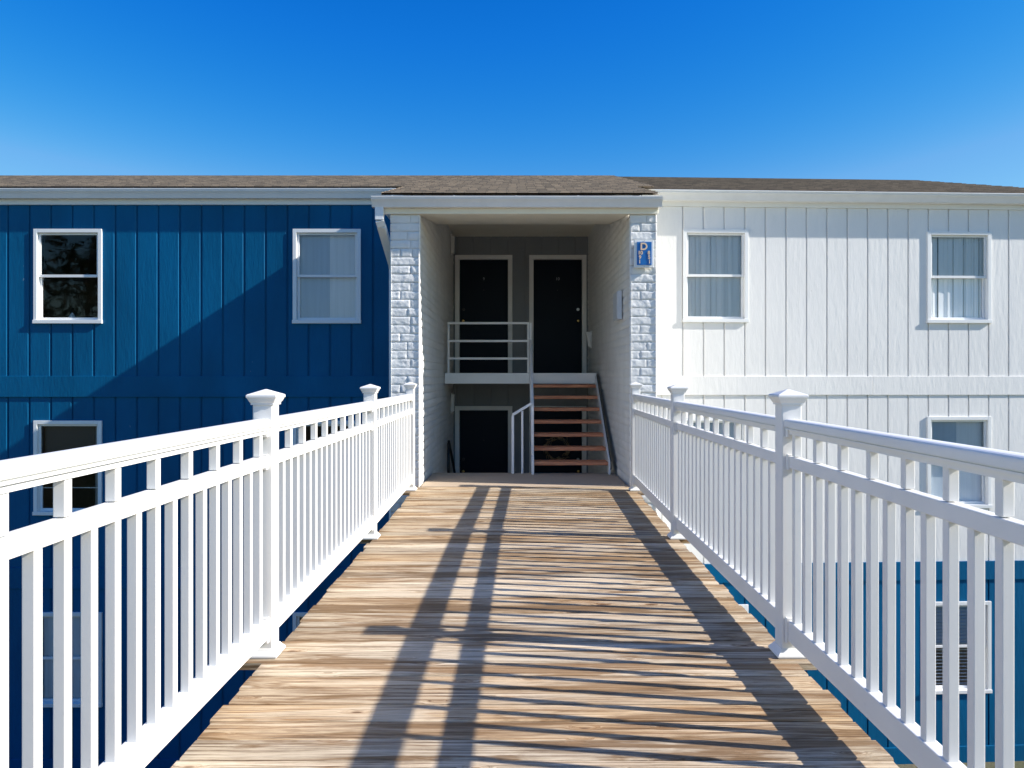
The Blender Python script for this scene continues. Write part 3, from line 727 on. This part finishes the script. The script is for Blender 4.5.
# ------------------------------------------------------------------ bridge railings
def railing(xb, sgn, label):
    Rt = empty('bridge_railing', (xb, 3.5, DZ), label, 'railing', 'railings along the footbridge')
    cache = {}
    def place(key, mk, origin):
        if key not in cache: cache[key] = mk()
        else: copy_to(cache[key], Rt, origin)
    hw = .047
    X = lambda y: xb+splay(y, sgn)
    for n, yp in enumerate(POSTS):
        xc = X(yp)
        mb = MB().box(xc-hw, xc+hw, yp-hw, yp+hw, DZ+.004, -.128)
        post = mb.build('post', 'vinyl', Rt, .006)
        cap = MB()
        prof = [(.0535,-.130),(.0535,-.121),(.060,-.112),(.066,-.099),(.070,-.095),(.070,-.084),(.0655,-.081),(.003,-.057)]
        vs = []; fs = []
        for w_, z in prof: vs += [(xc-w_,yp-w_,z),(xc+w_,yp-w_,z),(xc+w_,yp+w_,z),(xc-w_,yp+w_,z)]
        for k in range(len(prof)-1):
            for i in range(4): fs.append((k*4+i, k*4+(i+1)%4, (k+1)*4+(i+1)%4, (k+1)*4+i))
        fs += [(3,2,1,0), tuple(range((len(prof)-1)*4, len(prof)*4))]
        cap.add(vs, fs); cap.build('post_cap', 'vinyl', post, .0015)
        sk = MB(); pr = [(.071,DZ+.003),(.071,DZ+.012),(.066,DZ+.018),(.055,DZ+.032),(.0505,DZ+.040)]
        vs = []; fs = []
        for w_, z in pr: vs += [(xc-w_,yp-w_,z),(xc+w_,yp-w_,z),(xc+w_,yp+w_,z),(xc-w_,yp+w_,z)]
        for k in range(len(pr)-1):
            for i in range(4): fs.append((k*4+i, k*4+(i+1)%4, (k+1)*4+(i+1)%4, (k+1)*4+i))
        fs += [(3,2,1,0), tuple(range(16, 20))]
        sk.add(vs, fs); sk.build('base_trim', 'vinyl', post, .001)
    for sec, (ya, yb) in enumerate(zip(POSTS, POSTS[1:])):
        a, b = ya+hw, yb-hw
        f = lambda x, y, z: (xb+x+splay(ya, sgn)+(splay(yb, sgn)-splay(ya, sgn))*(y-ya)/(yb-ya), y, z)
        hp = [(.022,-.264),(.022,-.2445),(.0325,-.244),(.0325,-.2365),(.026,-.236),(.026,-.2305),(.0365,-.230),(.0365,-.211),(.0355,-.203),(.032,-.198),(.024,-.195),(.010,-.1935)]
        top = [(-x, z) for x, z in hp]; top = hp + top[::-1]
        MB(f).prism_y([(x, z) for x, z in top], a+.001, b-.001).build('top_rail', 'vinyl', Rt)
        MB(f).box(-.021, .021, a+.001, b-.001, -.420, -.366).build('middle_rail', 'vinyl', Rt, .004)
        MB(f).box(-.025, .025, a+.001, b-.001, -1.218, -1.122).build('bottom_rail', 'vinyl', Rt, .004)
        for yy, e in ((a, 1), (b, -1)):
            y0, y1 = min(yy+e*.002, yy+e*.026), max(yy+e*.002, yy+e*.026)
            br = MB(f).box(-.031, .031, y0, y1, -.278, -.2315)
            br.build('rail_bracket', 'vinyl', Rt, .002)
            MB(f).box(-.028, .028, y0, y1, -.429, -.357).build('rail_bracket', 'vinyl', Rt, .002)
            MB(f).box(-.0335, .0335, y0, y1, -1.229, -1.111).build('rail_bracket', 'vinyl', Rt, .002)
        n = 20; p = (b-a)/n
        for i in range(1, n+1):
            y = a+p*(i-.5); xc = f(0, y, 0)[0]
            place('b', lambda: MB().box(xc-.016, xc+.016, y-.016, y+.016, -1.123, -.419).build('baluster', 'vinyl', Rt, .0025, origin=(xc, y, -1.123)), (xc, y, -1.123))
            if i % 2 == (0 if sec < 2 else 1):
                place('s', lambda: MB().box(xc-.016, xc+.016, y-.016, y+.016, -.363, -.263).build('short_baluster', 'vinyl', Rt, .0025, origin=(xc, y, -.363)), (xc, y, -.363))
railing(-1.190, -1, 'white vinyl railing on the left side of the footbridge before the blue wall')
railing(1.266, 1, 'white vinyl railing on the right side of the footbridge before the white wall')

# ------------------------------------------------------------------ trees behind the viewer (they show in the window glass)
def tree_mesh(seed, hgt, rad):
    rnd = random.Random(seed); tr = MB(); lf = MB()
    tr.tube([(0,0,-.3),(.05,0,1),(.0,.1,hgt*.35),(.1,0,hgt*.6),(.05,.05,hgt*.9)], [.3,.24,.19,.12,.03], 10)
    for i in range(16):
        t = rnd.uniform(0, 6.28); z = hgt*rnd.uniform(.28, .75); L = rad*rnd.uniform(.5, .95)*(1.1-z/hgt*.5)
        e = Vector((math.cos(t)*L, math.sin(t)*L, z+L*.45)); tr.tube([(.04,.04,z), e*.5+Vector((0,0,z*.5)), e], [.09,.05,.015], 6)
        for c in range(5):
            cc = e*rnd.uniform(.75,1.08)+Vector((rnd.gauss(0,.6), rnd.gauss(0,.6), rnd.gauss(0,.5)))
            r = rnd.uniform(.5, 1.0)
            for q in range(75):
                d = Vector((rnd.gauss(0,1), rnd.gauss(0,1), rnd.gauss(0,.8))).normalized()*r*rnd.uniform(.3,1)
                pnt = cc+d; u = Vector((rnd.gauss(0,1), rnd.gauss(0,1), rnd.gauss(0,1))).normalized(); w = u.orthogonal().normalized(); s = rnd.uniform(.07,.14)
                lf.add([tuple(pnt-u*s), tuple(pnt+w*s*.6), tuple(pnt+u*s), tuple(pnt-w*s*.6)], [(0,1,2,3)])
    return tr, lf
for (x, y, hgt, rad, mt, lb) in ((-22, -17, 10.5, 4.2, 'leafa', 'tall dark leafy tree behind the viewer, mirrored in the upper left window'),
                             (-29, -19, 9.5, 3.8, 'leafb', 'olive leafy tree behind the viewer, farthest to the left')):
    tr, lf = tree_mesh(int(x*3+y), hgt, rad)
    t = empty('tree', (x, y, -1.42), lb, 'tree', 'trees beside the path behind the viewer')
    for nm, m_, mtn in (('trunk', tr, 'bark'), ('crown', lf, mt)):
        m_.v = [(a+x, b+y, c-1.42) for a, b, c in m_.v]; m_.build(nm, mtn, t, origin=(x, y, -1.42))

# ------------------------------------------------------------------ light, sky, camera
sd = Vector((-2.03, .33, -1.24)).normalized()
sun = bpy.data.lights.new('sun', 'SUN'); sun.energy = 5.0; sun.angle = R(.5); sun.color = (1, .955, .89)
so = bpy.data.objects.new('sun', sun); COL.objects.link(so); so.rotation_euler = sd.to_track_quat('-Z', 'Y').to_euler(); so.location = (20, -5, 20)
w = bpy.data.worlds.new('World'); S.world = w; w.use_nodes = True; nt = w.node_tree; nt.nodes.clear()
out = nt.nodes.new('ShaderNodeOutputWorld'); bg = nt.nodes.new('ShaderNodeBackground'); sky = nt.nodes.new('ShaderNodeTexSky')
sky.sky_type = 'NISHITA'; sky.sun_disc = False; sky.sun_elevation = math.asin(-sd.z); sky.sun_rotation = math.atan2(-sd.x, -sd.y)
sky.altitude = 200; sky.air_density = 1.0; sky.dust_density = .25; sky.ozone_density = 3.0
hs = nt.nodes.new('ShaderNodeHueSaturation'); hs.inputs['Saturation'].default_value = 1.3
nt.links.new(sky.outputs[0], hs.inputs['Color'])
EXPO = .75; STR = .08; KK = STR*2**EXPO
sp = nt.nodes.new('ShaderNodeSeparateColor'); cb = nt.nodes.new('ShaderNodeCombineColor'); nt.links.new(hs.outputs[0], sp.inputs[0])
for ch, (mul, pw, cap_) in enumerate(((100.0, 3.3, 1.1), (1.64, 1.43, 1.1), (.97, .5, 1.35))):
    v = mth(nt, 'MULTIPLY', sp.outputs[ch], KK*1.17)
    g = mth(nt, 'MINIMUM', mth(nt, 'MULTIPLY', mth(nt, 'POWER', v, pw), mul), mth(nt, 'MULTIPLY', v, cap_))
    if ch == 2: g = mth(nt, 'MAXIMUM', g, mth(nt, 'MULTIPLY', v, .95))
    nt.links.new(mth(nt, 'DIVIDE', g, KK), cb.inputs[ch])
nt.links.new(cb.outputs[0], bg.inputs[0]); bg.inputs[1].default_value = STR
nt.links.new(bg.outputs[0], out.inputs[0])
cam = bpy.data.cameras.new('camera'); co = bpy.data.objects.new('camera', cam); COL.objects.link(co)
co.location = (0,0,0); co.rotation_euler = (R(90), 0, 0)
cam.sensor_width = 36; cam.lens = 36*740/1024; cam.shift_x = -7/1024; cam.shift_y = -7/1024; cam.clip_end = 2000; cam.clip_start = .05
S.camera = co
S.view_settings.view_transform = 'Standard'; S.view_settings.look = 'None'; S.view_settings.exposure = EXPO; S.view_settings.gamma = 1
S.view_settings.use_curve_mapping = False
S.render.resolution_x = 1024; S.render.resolution_y = 768
